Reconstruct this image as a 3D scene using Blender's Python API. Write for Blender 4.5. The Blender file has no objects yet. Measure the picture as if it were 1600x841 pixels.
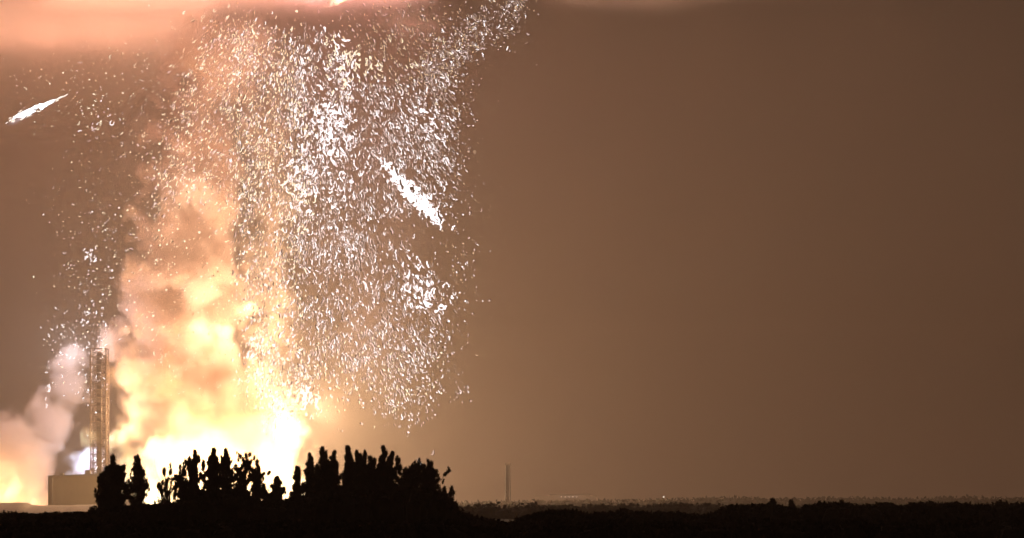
import bpy, bmesh, math, random
import numpy as np
from mathutils import Vector, noise as mnoise

random.seed(7); np.random.seed(7)
S = bpy.context.scene
COL = S.collection

# ------------------------------------------------------------------ camera
F = 3764.0          # focal length in photo pixels (1600 wide)
CAM_H = 6.0
HOR = 788.0
cam_d = bpy.data.cameras.new('camera')
cam = bpy.data.objects.new('camera', cam_d); COL.objects.link(cam)
cam.location = (0, 0, CAM_H); cam.rotation_euler = (math.radians(90), 0, 0)
cam_d.sensor_width = 36.0; cam_d.lens = 36.0*F/1600.0
cam_d.shift_y = (HOR-420.5)/1600.0
cam_d.clip_start = 1.0; cam_d.clip_end = 30000.0
S.camera = cam

def P(px, py, d):
    return Vector(((px-800.0)/F*d, d, CAM_H+(HOR-py)/F*d))

# ------------------------------------------------------------------ exposure, render
S.view_settings.view_transform = 'Standard'
S.view_settings.look = 'None'
S.view_settings.exposure = 0.0
S.view_settings.gamma = 1.0
S.render.engine = 'CYCLES'
S.cycles.use_denoising = True
S.cycles.volume_bounces = 2
S.cycles.max_bounces = 6
S.cycles.diffuse_bounces = 2
S.cycles.glossy_bounces = 1
S.cycles.transparent_max_bounces = 16
S.cycles.sample_clamp_indirect = 4.0
S.cycles.use_adaptive_sampling = True
S.cycles.adaptive_threshold = 0.07
S.cycles.adaptive_min_samples = 16
S.cycles.volume_step_rate = 1.0
S.cycles.volume_max_steps = 256

# ------------------------------------------------------------------ world: night sky under glowing overcast
W = bpy.data.worlds.new('World'); S.world = W; W.use_nodes = True
nt = W.node_tree; nt.nodes.clear()
def N(nt, t, **kw):
    n = nt.nodes.new(t)
    for k, v in kw.items(): setattr(n, k, v)
    return n
def math_n(nt, op, a, b=None, c=None, clamp=False):
    n = nt.nodes.new('ShaderNodeMath'); n.operation = op; n.use_clamp = clamp
    for i, v in enumerate((a, b, c)):
        if v is None: continue
        if isinstance(v, (int, float)): n.inputs[i].default_value = v
        else: nt.links.new(v, n.inputs[i])
    return n.outputs[0]
def ramp(nt, fac, stops, interp='LINEAR'):
    n = nt.nodes.new('ShaderNodeValToRGB'); n.color_ramp.interpolation = interp
    e = n.color_ramp.elements
    while len(e) < len(stops): e.new(0.5)
    for el, (p, c) in zip(e, stops):
        el.position = p; el.color = (*c, 1) if len(c) == 3 else c
    nt.links.new(fac, n.inputs[0])
    return n.outputs[0]
SKY_K = 0.48
tc = N(nt, 'ShaderNodeTexCoord')
sep = N(nt, 'ShaderNodeSeparateXYZ'); nt.links.new(tc.outputs['Generated'], sep.inputs[0])
nz = N(nt, 'ShaderNodeTexNoise'); nz.inputs['Scale'].default_value = 9.0; nz.inputs['Detail'].default_value = 3.0
nt.links.new(tc.outputs['Generated'], nz.inputs['Vector'])
skyf = math_n(nt, 'ADD', math_n(nt, 'MULTIPLY', sep.outputs[2], 1.0), math_n(nt, 'MULTIPLY', math_n(nt, 'SUBTRACT', nz.outputs[0], 0.5), 0.06))
skyc = ramp(nt, skyf, [(0.0, (0.150, 0.083, 0.050)), (0.05, (0.105, 0.060, 0.038)), (0.12, (0.092, 0.054, 0.035)), (0.5, (0.08, 0.045, 0.033)), (1.0, (0.05, 0.03, 0.024))])
bg = N(nt, 'ShaderNodeBackground'); bg.inputs['Strength'].default_value = SKY_K
nt.links.new(skyc, bg.inputs['Color'])
wo = N(nt, 'ShaderNodeOutputWorld'); nt.links.new(bg.outputs[0], wo.inputs['Surface'])

# ------------------------------------------------------------------ lamps standing in for firelight, plus added fills for smoke and cloud
def lamp(name, loc, power, color, radius):
    l = bpy.data.lights.new(name, 'POINT'); l.energy = power; l.color = color; l.shadow_soft_size = radius
    o = bpy.data.objects.new(name, l); COL.objects.link(o); o.location = loc
    return o
FIRE_P = 1.0e6
lamp('fire_and_fill_light', P(330, 735, 1990), 2.4*FIRE_P, (1.0, 0.66, 0.36), 18)
lamp('fire_and_fill_light', P(425, 730, 1890), 5.2*FIRE_P, (1.0, 0.655, 0.385), 14)
lamp('fire_and_fill_light', P(500, 640, 2090), 5.6*FIRE_P, (1.0, 0.655, 0.385), 14)
lamp('fire_and_fill_light', P(205, 640, 1985), 0.22*FIRE_P, (1.0, 0.62, 0.32), 12)
lamp('fire_and_fill_light', P(355, 500, 1950), 0.65*FIRE_P, (1.0, 0.65, 0.38), 12)
lamp('fire_and_fill_light', P(10, 770, 2010), 0.7*FIRE_P, (1.0, 0.60, 0.28), 10)
lamp('fire_and_fill_light', P(290, 320, 1930), 0.5*FIRE_P, (1.0, 0.66, 0.42), 12)  # fill lamp added in front of the column to brighten its smoke
lamp('blue_white_light', P(130, 715, 2035), 0.22*FIRE_P, (0.66, 0.78, 1.0), 5)
lamp('blue_white_light', P(114, 548, 1966), 0.5*FIRE_P, (0.85, 0.85, 1.0), 4)  # lamp added in front of the side plume to whiten its head
lamp('upper_fill_light', P(380, 80, 1900), 1.1*FIRE_P, (1.0, 0.55, 0.42), 15)  # fill lamp added to brighten the column's upper smoke
for px, py, k in ((-40, 45, 1.1), (70, 40, 1.1), (180, 40, 1.1), (300, 38, .8), (400, 35, .6), (490, 20, 1.2), (570, 30, 0.9), (640, 45, 0.7)):  # lamps added along the cloud to spread its glow beyond the flame
    lamp('upper_fill_light', P(px, py, 2210), k*0.45*FIRE_P, (1.0, 0.36 if px > 400 else 0.38, 0.34 if px > 400 else 0.22), 15)
for px, py, k in ((-30, 118, 1.0), (70, 112, 1.0), (170, 104, .9), (270, 92, .6)):  # more lamps added in clear haze below the cloud's far part
    lamp('upper_fill_light', P(px, py, 2430), k*0.24*FIRE_P, (1.0, 0.40, 0.24), 12)
lamp('fire_and_fill_light', P(430, 340, 1925), 0.5*FIRE_P, (1.0, 0.66, 0.42), 12)  # fill lamp added to brighten the tan smoke veil
for px in (900, 1120, 1360): lamp('upper_fill_light', P(px, 28, 2230), 0.10*FIRE_P, (1.0, 0.52, 0.30), 15)  # lamps added to light the right-hand strip of cloud

# ------------------------------------------------------------------ helpers
def tag(o, label=None, cat=None, group=None, kind=None):
    if label: o['label'] = label
    if cat: o['category'] = cat
    if group: o['group'] = group
    if kind: o['kind'] = kind
    return o
def link(name, me, mats, parent=None):
    o = bpy.data.objects.new(name, me); COL.objects.link(o)
    if not isinstance(mats, (list, tuple)): mats = [mats]
    if len(me.materials) == 0:
        for m in mats: me.materials.append(m)
    if parent: o.parent = parent
    return o
def empty(name, loc):
    o = bpy.data.objects.new(name, None); COL.objects.link(o); o.location = loc; o.empty_display_size = 1
    return o
class MB:
    def __init__(s): s.v = []; s.f = []; s.m = []
    def add(s, vs, fs, mi=0):
        b = len(s.v); s.v += [tuple(x) for x in vs]
        for f in fs: s.f.append(tuple(b+i for i in f)); s.m.append(mi)
    def box(s, a, b, mi=0):
        x0, y0, z0 = a; x1, y1, z1 = b
        s.add([(x0,y0,z0),(x1,y0,z0),(x1,y1,z0),(x0,y1,z0),(x0,y0,z1),(x1,y0,z1),(x1,y1,z1),(x0,y1,z1)],
              [(0,3,2,1),(4,5,6,7),(0,1,5,4),(1,2,6,5),(2,3,7,6),(3,0,4,7)], mi)
    def tube(s, pts, rs, n=5, mi=0):
        pts = [Vector(p) for p in pts]; vs = []; fs = []
        for i, p in enumerate(pts):
            d = (pts[min(i+1, len(pts)-1)]-pts[max(i-1, 0)])
            if d.length < 1e-9: d = Vector((0, 0, 1))
            d.normalize()
            u = d.cross(Vector((0, 1, 0)) if abs(d.y) < 0.9 else Vector((1, 0, 0))).normalized(); w = d.cross(u)
            for k in range(n):
                a = 2*math.pi*k/n
                vs.append(p+(u*math.cos(a)+w*math.sin(a))*rs[i])
        for i in range(len(pts)-1):
            for k in range(n):
                fs.append((i*n+k, i*n+(k+1) % n, (i+1)*n+(k+1) % n, (i+1)*n+k))
        fs.append(tuple(range(n))[::-1]); fs.append(tuple((len(pts)-1)*n+k for k in range(n)))
        s.add(vs, fs, mi)
    def mesh(s, name, smooth=False):
        me = bpy.data.meshes.new(name); me.from_pydata(s.v, [], s.f)
        if any(s.m): me.polygons.foreach_set('material_index', s.m)
        if smooth: me.polygons.foreach_set('use_smooth', [True]*len(me.polygons))
        me.update(); return me
    def build(s, name, mats, parent=None, smooth=False):
        return link(name, s.mesh(name, smooth), mats, parent)

def surf(name, c1, c2=None, scale=1.0, rough=0.8, bump=0.0, detail=4.0, metallic=0.0):
    m = bpy.data.materials.new(name); m.use_nodes = True; nt = m.node_tree
    b = nt.nodes['Principled BSDF']; b.inputs['Roughness'].default_value = rough; b.inputs['Metallic'].default_value = metallic
    b.inputs['Specular IOR Level'].default_value = 0.2
    if c2 is None: b.inputs['Base Color'].default_value = (*c1, 1)
    else:
        t = N(nt, 'ShaderNodeTexCoord'); n = N(nt, 'ShaderNodeTexNoise'); n.inputs['Scale'].default_value = scale; n.inputs['Detail'].default_value = detail
        nt.links.new(t.outputs['Object'], n.inputs['Vector'])
        nt.links.new(ramp(nt, n.outputs[0], [(0.3, c1), (0.7, c2)]), b.inputs['Base Color'])
        if bump:
            bp = N(nt, 'ShaderNodeBump'); bp.inputs['Strength'].default_value = bump
            nt.links.new(n.outputs[0], bp.inputs['Height']); nt.links.new(bp.outputs[0], b.inputs['Normal'])
    return m
def glow(name, c, k, sampled=False):
    m = bpy.data.materials.new(name); m.use_nodes = True; nt = m.node_tree; nt.nodes.clear()
    e = N(nt, 'ShaderNodeEmission'); e.inputs[0].default_value = (*c, 1); e.inputs[1].default_value = k
    o = N(nt, 'ShaderNodeOutputMaterial'); nt.links.new(e.outputs[0], o.inputs['Surface'])
    m.cycles.emission_sampling = 'AUTO' if sampled else 'NONE'
    return m

# ------------------------------------------------------------------ volumes
def fcurve(nt, fac, pts):
    n = nt.nodes.new('ShaderNodeFloatCurve'); c = n.mapping.curves[0]
    pts = sorted(pts)
    c.points[0].location = pts[0]; c.points[1].location = pts[-1]
    for p in pts[1:-1]: c.points.new(*p)
    n.mapping.use_clip = False
    n.mapping.update(); nt.links.new(fac, n.inputs['Value'])
    return n.outputs[0]

def plume(name, prof, d, dens, albedo, glowprof, heatcol, nscale=0.02, warp=12.0, carve=1.2, edge=2.2, squash=1.0,
          step=1.0, vscale=1.0, fold=0.9, flame_scale=0.015, flame_contrast=1.6, aniso=0.2, seed=0.0, pad=1.12, densprof=None, detail=3.0):
    """prof: list of (px y, px centre x, px half width) from bottom to top at depth d.
       heat: list of (height fraction, heat 0..1); burning gas and painted smoke glow show where heat is high."""
    k = d/F
    zs = [CAM_H+(HOR-py)*k for py, cx, r in prof]; xs = [(cx-800)*k for py, cx, r in prof]; rs = [r*k for py, cx, r in prof]
    z0, z1 = zs[0], zs[-1]; H = z1-z0
    xa, xb = min(xs)-1, max(xs)+1; rm = max(rs)
    m = bpy.data.materials.new(name+'_gas'); m.use_nodes = True; nt = m.node_tree; nt.nodes.clear()
    g = N(nt, 'ShaderNodeNewGeometry')
    off = N(nt, 'ShaderNodeVectorMath', operation='ADD'); nt.links.new(g.outputs['Position'], off.inputs[0]); off.inputs[1].default_value = (seed*137.0, seed*61.0, seed*93.0)
    wn = N(nt, 'ShaderNodeTexNoise'); wn.inputs['Scale'].default_value = nscale; wn.inputs['Detail'].default_value = detail; wn.inputs['Roughness'].default_value = 0.55
    nt.links.new(off.outputs[0], wn.inputs['Vector'])
    ws = N(nt, 'ShaderNodeVectorMath', operation='SUBTRACT'); nt.links.new(wn.outputs['Color'], ws.inputs[0]); ws.inputs[1].default_value = (0.5, 0.5, 0.5)
    wm = N(nt, 'ShaderNodeVectorMath', operation='SCALE'); nt.links.new(ws.outputs[0], wm.inputs[0]); wm.inputs['Scale'].default_value = warp*4
    pa = N(nt, 'ShaderNodeVectorMath', operation='ADD'); nt.links.new(g.outputs['Position'], pa.inputs[0]); nt.links.new(wm.outputs[0], pa.inputs[1])
    sp = N(nt, 'ShaderNodeSeparateXYZ'); nt.links.new(pa.outputs[0], sp.inputs[0])
    t = math_n(nt, 'DIVIDE', math_n(nt, 'SUBTRACT', sp.outputs[2], z0), H, clamp=True)
    ts = [(z-z0)/H for z in zs]
    cxn = fcurve(nt, t, [(a, (x-xa)/(xb-xa)) for a, x in zip(ts, xs)])
    rn = fcurve(nt, t, [(a, r/rm) for a, r in zip(ts, rs)])
    cx = math_n(nt, 'MULTIPLY_ADD', cxn, xb-xa, xa)
    R = math_n(nt, 'MAXIMUM', math_n(nt, 'MULTIPLY', rn, rm), 0.5)
    dx = math_n(nt, 'DIVIDE', math_n(nt, 'SUBTRACT', sp.outputs[0], cx), R)
    dy = math_n(nt, 'DIVIDE', math_n(nt, 'SUBTRACT', sp.outputs[1], d), math_n(nt, 'MULTIPLY', R, squash))
    r2 = math_n(nt, 'SQRT', math_n(nt, 'ADD', math_n(nt, 'MULTIPLY', dx, dx), math_n(nt, 'MULTIPLY', dy, dy)))
    shape = math_n(nt, 'MULTIPLY', math_n(nt, 'SUBTRACT', 1.0, r2), edge)
    # carve cauliflower billows out of the rim
    vo = N(nt, 'ShaderNodeTexVoronoi', feature='SMOOTH_F1' if False else 'F1'); vo.inputs['Scale'].default_value = nscale*vscale; vo.inputs['Detail'].default_value = 1.5; vo.inputs['Roughness'].default_value = 0.5
    nt.links.new(pa.outputs[0], vo.inputs['Vector'])
    bl = math_n(nt, 'SUBTRACT', 0.5, vo.outputs['Distance'])
    cn = math_n(nt, 'ADD', math_n(nt, 'MULTIPLY', bl, carve), math_n(nt, 'MULTIPLY', math_n(nt, 'SUBTRACT', wn.outputs[0], 0.5), carve*1.5))
    dn = math_n(nt, 'ADD', shape, cn, clamp=True)
    dn = math_n(nt, 'MULTIPLY', dn, math_n(nt, 'MULTIPLY_ADD', math_n(nt, 'SUBTRACT', wn.outputs[0], 0.40), 5.0, 0.25, clamp=True))
    ends = densprof or [(0, 1), (0.85, 1), (1, 0)]
    dn = math_n(nt, 'MULTIPLY', dn, fcurve(nt, t, ends))
    D = math_n(nt, 'MULTIPLY', dn, dens)
    sc = N(nt, 'ShaderNodeVolumeScatter'); sc.inputs['Color'].default_value = (*albedo, 1); sc.inputs['Anisotropy'].default_value = aniso
    nt.links.new(D, sc.inputs['Density'])
    ab = N(nt, 'ShaderNodeVolumeAbsorption'); ab.inputs['Color'].default_value = (*albedo, 1); nt.links.new(D, ab.inputs['Density'])
    add = N(nt, 'ShaderNodeAddShader'); nt.links.new(sc.outputs[0], add.inputs[0]); nt.links.new(ab.outputs[0], add.inputs[1])
    last = add.outputs[0]
    if glowprof:
        mp = N(nt, 'ShaderNodeMapping'); nt.links.new(off.outputs[0], mp.inputs['Vector']); mp.inputs['Scale'].default_value = (1, 1, 0.55)
        mp.inputs['Rotation'].default_value = (0, 0.5, 0)
        fn = N(nt, 'ShaderNodeTexNoise'); fn.inputs['Scale'].default_value = flame_scale; fn.inputs['Detail'].default_value = 3.0; fn.inputs['Distortion'].default_value = 0.6
        nt.links.new(mp.outputs[0], fn.inputs['Vector'])
        h = math_n(nt, 'MULTIPLY_ADD', math_n(nt, 'SUBTRACT', fn.outputs[0], 0.5), flame_contrast, fcurve(nt, t, glowprof), clamp=True)
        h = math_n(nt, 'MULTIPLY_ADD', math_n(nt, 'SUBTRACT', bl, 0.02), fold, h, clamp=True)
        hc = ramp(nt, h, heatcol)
        # colour brighter than 1 where the glow is set highest
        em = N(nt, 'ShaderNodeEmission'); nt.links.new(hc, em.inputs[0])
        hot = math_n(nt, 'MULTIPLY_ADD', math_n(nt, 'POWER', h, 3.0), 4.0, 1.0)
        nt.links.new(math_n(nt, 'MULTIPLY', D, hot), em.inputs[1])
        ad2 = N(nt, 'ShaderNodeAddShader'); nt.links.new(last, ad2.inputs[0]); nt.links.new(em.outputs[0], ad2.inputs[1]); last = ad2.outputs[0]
    o = N(nt, 'ShaderNodeOutputMaterial'); nt.links.new(last, o.inputs['Volume'])
    m.cycles.volume_step_rate = step
    # hull
    mb = MB(); nseg, nr = 28, 26; vs = []; fs = []
    for i in range(nr+1):
        tt = i/nr; z = z0+H*tt
        x = np.interp(z, zs, xs); r = np.interp(z, zs, rs)*pad+warp*0.5
        if i == nr: r *= 0.35
        for j in range(nseg):
            a = 2*math.pi*j/nseg
            q = Vector((math.cos(a), math.sin(a), 0))
            rr = r*(1+0.10*mnoise.noise(Vector((math.cos(a)*1.5+seed*7, math.sin(a)*1.5, z*0.02))))
            vs.append((x+q.x*rr, d+q.y*rr*squash, max(z, 0.05) if z0 < 3 else z))
    for i in range(nr):
        for j in range(nseg):
            fs.append((i*nseg+j, i*nseg+(j+1) % nseg, (i+1)*nseg+(j+1) % nseg, (i+1)*nseg+j))
    fs.append(tuple(range(nseg))[::-1]); fs.append(tuple(nr*nseg+j for j in range(nseg)))
    mb.add(vs, fs)
    return mb.build(name, m)

FIRECOL = [(0.0, (0.06, 0.02, 0.01)), (0.25, (0.34, 0.14, 0.06)), (0.5, (0.62, 0.28, 0.10)), (0.72, (0.8, 0.54, 0.19)), (1.0, (1.0, 0.9, 0.55))]

# haze
def haze():
    m = bpy.data.materials.new('haze_air'); m.use_nodes = True; nt = m.node_tree; nt.nodes.clear()
    v = N(nt, 'ShaderNodeVolumePrincipled'); v.inputs['Color'].default_value = (0.92, 0.78, 0.66, 1); v.inputs['Density'].default_value = 0.00026
    v.inputs['Anisotropy'].default_value = 0.15
    o = N(nt, 'ShaderNodeOutputMaterial'); nt.links.new(v.outputs[0], o.inputs['Volume'])
    mb = MB(); mb.box((-4200, -350, -1.2), (4200, 6200, 462))
    tag(mb.build('haze', m), kind='stuff', label='thin brown smoke haze filling the night air', cat='haze')
haze()

# ------------------------------------------------------------------ ground
M_ground = surf('dark_scrub_soil', (0.018, 0.016, 0.010), (0.045, 0.038, 0.024), 0.02, 0.95, 0.3)
mb = MB(); nx, ny = 60, 60
vs = []; fs = []
for j in range(ny+1):
    for i in range(nx+1):
        x = -4000+8000*i/nx; y = -300+6300*(j/ny)**1.6
        vs.append((x, y, 0.6*mnoise.noise(Vector((x*0.004, y*0.004, 0)))-0.3))
for j in range(ny):
    for i in range(nx):
        a = j*(nx+1)+i; fs.append((a, a+1, a+nx+2, a+nx+1))
mb.add(vs, fs); tag(mb.build('ground', M_ground, smooth=True), kind='structure')

# sand berm in front of the pad
M_sand = surf('sand', (0.22, 0.17, 0.11), (0.32, 0.25, 0.16), 0.05, 0.95, 0.4)
mb = MB(); vs = []; fs = []; nx, ny = 90, 10
for j in range(ny+1):
    for i in range(nx+1):
        x = P(-60+560*i/nx, 790, 1900).x; y = 1800+60*j/ny
        h = math.sin(math.pi*j/ny)
        px = -60+560*i/nx
        top = 5.2+1.0*mnoise.noise(Vector((x*0.03, 3.1, 0)))+0.5*mnoise.noise(Vector((x*0.15, 1.1, 0)))
        if 22 < px < 76: top += 2.4*min(1, (px-22)/6, (76-px)/4)
        vs.append((x, y, -0.5+(top+0.5)*h*min(1, (nx-i)/6)))
for j in range(ny):
    for i in range(nx):
        a = j*(nx+1)+i; fs.append((a, a+1, a+nx+2, a+nx+1))
mb.add(vs, fs); tag(mb.build('sand_berm', M_sand, smooth=True), kind='structure')

# ------------------------------------------------------------------ building
M_wall = surf('painted_metal_siding', (0.30, 0.24, 0.13), (0.36, 0.29, 0.17), 0.12, 0.7)
M_trim = surf('dark_trim', (0.14, 0.12, 0.09), (0.18, 0.15, 0.11), 0.3, 0.7)
M_roof = surf('roofing', (0.25, 0.22, 0.18), (0.3, 0.27, 0.22), 0.2, 0.8)
def building():
    d = 1900; a = P(75, 795, d); b = P(163, 795, d); top = P(0, 743, d).z
    w = b.x-a.x; r = empty('pad_building', (a.x+w/2, d+15, 0))
    tag(r, 'tan windowless block building standing left of the launch tower', 'building')
    def loc(mbx, nm, mt):
        o = mbx.build(nm, mt, r); return o
    h = top-0.6
    m = MB(); m.box((-w/2, -15, -0.5), (w/2, 15, h)); loc(m, 'wall', M_wall)
    m = MB(); m.add([(-w/2-.3, -15.3, h+.003), (w/2+.3, -15.3, h+.003), (w/2+.3, 15.3, h+.003), (-w/2-.3, 15.3, h+.003), (-w/2-.3, -15.3, h+.6), (w/2+.3, -15.3, h+2.2), (w/2+.3, 15.3, h+2.2), (-w/2-.3, 15.3, h+.6)],
                    [(0,3,2,1),(4,5,6,7),(0,1,5,4),(1,2,6,5),(2,3,7,6),(3,0,4,7)]); loc(m, 'roof', M_roof)
    n = 8; me = None
    for i in range(n):           # vertical wall panels
        x0 = -w/2+w*i/n+0.12; x1 = -w/2+w*(i+1)/n-0.12
        if me is None:
            m = MB(); m.box((0, -0.12, 0.4), (x1-x0, 0, h-0.5)); me = m.mesh('panel'); me.materials.append(M_wall)
        o = bpy.data.objects.new('panel', me); COL.objects.link(o); o.parent = r; o.location = (x0, -15.01, 0)
    m = MB()
    for i in range(13):
        x = -w/2+1+(w-2)*i/12; z = h+.6+1.6*i/12; m.tube([(x, -14.6, z), (x, -14.6, z+1.2)], [.09, .09], 4)
    m.tube([(-w/2+1, -14.6, h+1.75), (w/2-1, -14.6, h+3.35)], [.09, .09], 4); loc(m, 'railing', M_trim)
    for x, z, q in ((-w*.33, 3.2, 1.3), (w*.12, 5.6, 1.8)):
        m = MB(); m.box((x, -6, h+.9), (x+q*2.2, -2, h+z-.6)); loc(m, 'roof_unit', M_trim)
    m = MB(); m.tube([(-w*.42, -15.5, 0), (-w*.42, -15.5, h-1), (-w*.30, -15.5, h-1)], [.3, .3, .3], 6); loc(m, 'pipe', M_trim)
    m = MB(); m.box((-w/2+w*0.62+.6, -15.34, 0), (-w/2+w*0.62+4.4, -15.14, 4.6)); loc(m, 'door', M_trim)
building()

# ------------------------------------------------------------------ launch tower lattice
M_steel = surf('rusty_steel', (0.16, 0.11, 0.08), (0.24, 0.17, 0.12), 0.5, 0.6)
M_deck = surf('deck_steel', (0.10, 0.075, 0.06), (0.15, 0.11, 0.08), 0.4, 0.7)
def launch_tower():
    d = 1960; k = d/F; cx = P(155.5, 0, d).x; hw = 12*k; top = P(0, 545, d).z
    r = empty('launch_tower', (cx, d, 0)); tag(r, 'tall steel lattice service tower behind the block building', 'tower')
    nb = 20; H = top/nb
    m = MB(); m.box((-0.5, -0.5, 0), (0.5, 0.5, top)); leg = m.mesh('leg'); leg.materials.append(M_steel)
    for sx in (-1, 1):
        for sy in (-1, 1):
            o = bpy.data.objects.new('leg', leg); COL.objects.link(o); o.parent = r; o.location = (sx*hw, sy*hw, 0)
    m = MB(); e = hw-0.55
    m.box((-e, -e, -0.25), (e, e*0.2, 0.25)); pl = m.mesh('platform'); pl.materials.append(M_deck)
    m = MB()
    q = hw+0.1
    for (a, b) in (((-q, -q), (q, -q)), ((q, -q), (q, q)), ((q, q), (-q, q)), ((-q, q), (-q, -q))):
        m.tube([(a[0], a[1], 0), (b[0], b[1], 0)], [0.28, 0.28], 4)
    gd = m.mesh('girder'); gd.materials.append(M_steel)
    m = MB(); m.tube([(-hw, 0, 0), (hw, 0, H)], [0.24, 0.24], 4); m.tube([(hw, 0.3, 0), (-hw, 0.3, H)], [0.24, 0.24], 4)
    xb = m.mesh('cross_brace'); xb.materials.append(M_steel)
    for i in range(nb+1):
        z = i*H
        for me, nm in ((pl, 'platform'), (gd, 'girder')):
            if i == 0 and nm == 'girder': continue
            o = bpy.data.objects.new(nm, me); COL.objects.link(o); o.parent = r; o.location = (0, 0, z+(0.0 if nm == 'girder' else 0.05))
        if i < nb:
            for (x, y, rz) in ((0, -hw-0.4, 0), (0, hw+0.4, 0), (-hw-0.4, 0, math.pi/2), (hw+0.4, 0, math.pi/2)):
                o = bpy.data.objects.new('cross_brace', xb); COL.objects.link(o); o.parent = r; o.location = (x, y, z); o.rotation_euler = (0, 0, rz)
    m = MB(); m.box((-2.2, -1, 0), (1.6, 3, top-3)); m.build('lift_shaft', M_deck, r)
    m = MB(); m.tube([(0, 0, top), (0, 0, top+14)], [0.35, 0.1], 5); m.build('mast', M_steel, r)
    # equipment boxes and pipes on the lower decks
    rnd = random.Random(4)
    for i in range(9):
        z = H*rnd.randint(0, 9)+0.4; x = rnd.uniform(-hw, hw-2); s = rnd.uniform(1.2, 2.6)
        m = MB(); m.box((x, -hw-1.6-rnd.random(), z), (x+s, -hw+0.2, z+s*0.9)); m.build('equipment_box', M_deck, r)
launch_tower()

# ------------------------------------------------------------------ far mast, far low building with lamps
M_lamp = glow('lamp_white', (1.0, 0.92, 0.82), 1.3)
M_mast = surf('grey_painted_steel', (0.05, 0.04, 0.035), (0.08, 0.07, 0.06), 0.4, 0.6)
def far_mast():
    d = 1930; k = d/F; r = empty('radio_tower', (P(793.5, 0, d).x, d, 0)); tag(r, 'lone tapered lattice mast on the hazy horizon', 'mast')
    top = P(0, 727, d).z; b0, b1 = 4.2*k, 2.3*k
    for sx in (-1, 1):
        for sy in (-1, 1):
            m = MB(); m.tube([(sx*b0, sy*b0, 0), (sx*b1, sy*b1, top)], [0.6, 0.5], 4); m.build('leg', M_mast, r)
    nb = 12
    for i in range(nb):
        z0, z1 = top*i/nb, top*(i+1)/nb; w0 = b0+(b1-b0)*i/nb; w1 = b0+(b1-b0)*(i+1)/nb
        m = MB()
        for (a, b) in (((-1,-1),(1,-1)), ((1,-1),(1,1)), ((1,1),(-1,1)), ((-1,1),(-1,-1))):
            m.tube([(a[0]*w0, a[1]*w0, z0), (b[0]*w1, b[1]*w1, z1)], [0.22, 0.22], 4)
            m.tube([(b[0]*w0, b[1]*w0, z0), (a[0]*w1, a[1]*w1, z1)], [0.22, 0.22], 4)
            m.tube([(a[0]*w1, a[1]*w1, z1), (b[0]*w1, b[1]*w1, z1)], [0.25, 0.25], 4)
        m.build('lattice_bay', M_mast, r)
    m = MB(); m.box((-b1-1.2, -b1-1.2, top), (b1+1.2, b1+1.2, top+1.6)); m.build('top_platform', M_deck, r)
    m = MB(); m.box((-b1*0.9, -b1*0.9, 0), (b1*0.9, b1*0.9, top-0.3)); m.build('ladder_shaft', M_mast, r)
far_mast()
def far_hall():
    d = 2650; k = d/F; x0 = P(838, 0, d).x; x1 = P(932, 0, d).x
    r = empty('low_hall', ((x0+x1)/2, d, 0)); tag(r, 'long low hall with a row of tiny lit lamps on the horizon', 'building')
    w = (x1-x0)/2; h = P(0, 775, d).z
    m = MB(); m.box((-w, 0, 0), (w, 18, h)); m.build('wall', M_mast, r)
    m = MB(); m.box((-w*0.55, 2, h+.003), (w*0.8, 16, h+1.6)); m.build('roof', M_mast, r)
    for px in (877, 883, 889, 895, 901):
        m = MB(); x = P(px, 0, d).x-(x0+x1)/2
        m.tube([(x, -1.2, h-1.6), (x, -1.2, h-0.5)], [0.55, 0.55], 6); m.build('lamp', M_lamp, r)
far_hall()
def pole_light(px, py, d, label, s=0.8):
    p = P(px, py, d); r = empty('lamp_post', (p.x, p.y, 0)); tag(r, label, 'lamp')
    m = MB(); m.tube([(0, 0, 0), (0, 0, p.z)], [0.2, 0.14], 5); m.tube([(0, 0, p.z), (0, -1.2, p.z+.2)], [0.12, 0.1], 5); m.build('pole', M_steel, r)
    m = MB(); m.tube([(0, -1.0, p.z-s*.4), (0, -1.3, p.z-s*.4+s)], [s*.5, s*.6], 8); m.build('lamp_head', M_lamp, r)
pole_light(1037, 777, 2600, 'single lamp post glowing on the horizon right of the hall', 1.5)
pole_light(805, 815, 700, 'faint small lamp low in the trees below the far mast', 0.35)

# ------------------------------------------------------------------ vegetation
M_leaf = surf('needle_foliage', (0.022, 0.024, 0.016), (0.05, 0.05, 0.03), 0.6, 0.9)
M_bark = surf('bark', (0.03, 0.024, 0.018), (0.06, 0.048, 0.035), 2.0, 0.95)
M_bush = surf('scrub_foliage', (0.018, 0.02, 0.014), (0.04, 0.04, 0.026), 0.5, 0.95)
def leaf_clumps(c, size, n, rs):
    """n small leaf-sized quads around points c -> verts, faces (numpy)"""
    idx = rs.randint(0, len(c), n)
    p = c[idx]+rs.normal(0, 1, (n, 3))*size[idx][:, None]*0.5
    u = rs.normal(0, 1, (n, 3))+np.array([0, 0, 1.5]); u /= np.linalg.norm(u, axis=1)[:, None]
    v = rs.normal(0, 1, (n, 3)); v -= (u*v).sum(1)[:, None]*u; v /= np.linalg.norm(v, axis=1)[:, None]
    l = rs.uniform(0.18, 0.62, n)[:, None]; w = rs.uniform(0.035, 0.085, n)[:, None]
    V = np.concatenate([p-u*l, p+v*w, p+u*l, p-v*w], 1).reshape(-1, 3)
    Fc = np.arange(n*4).reshape(-1, 4)
    return V, Fc
def np_mesh(name, V, Fc):
    me = bpy.data.meshes.new(name); n, k = Fc.shape
    me.vertices.add(len(V)); me.vertices.foreach_set('co', V.astype(np.float32).ravel())
    me.loops.add(n*k); me.loops.foreach_set('vertex_index', Fc.astype(np.int32).ravel())
    me.polygons.add(n); me.polygons.foreach_set('loop_start', np.arange(0, n*k, k, dtype=np.int32)); 
    me.update(calc_edges=True); return me
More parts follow.
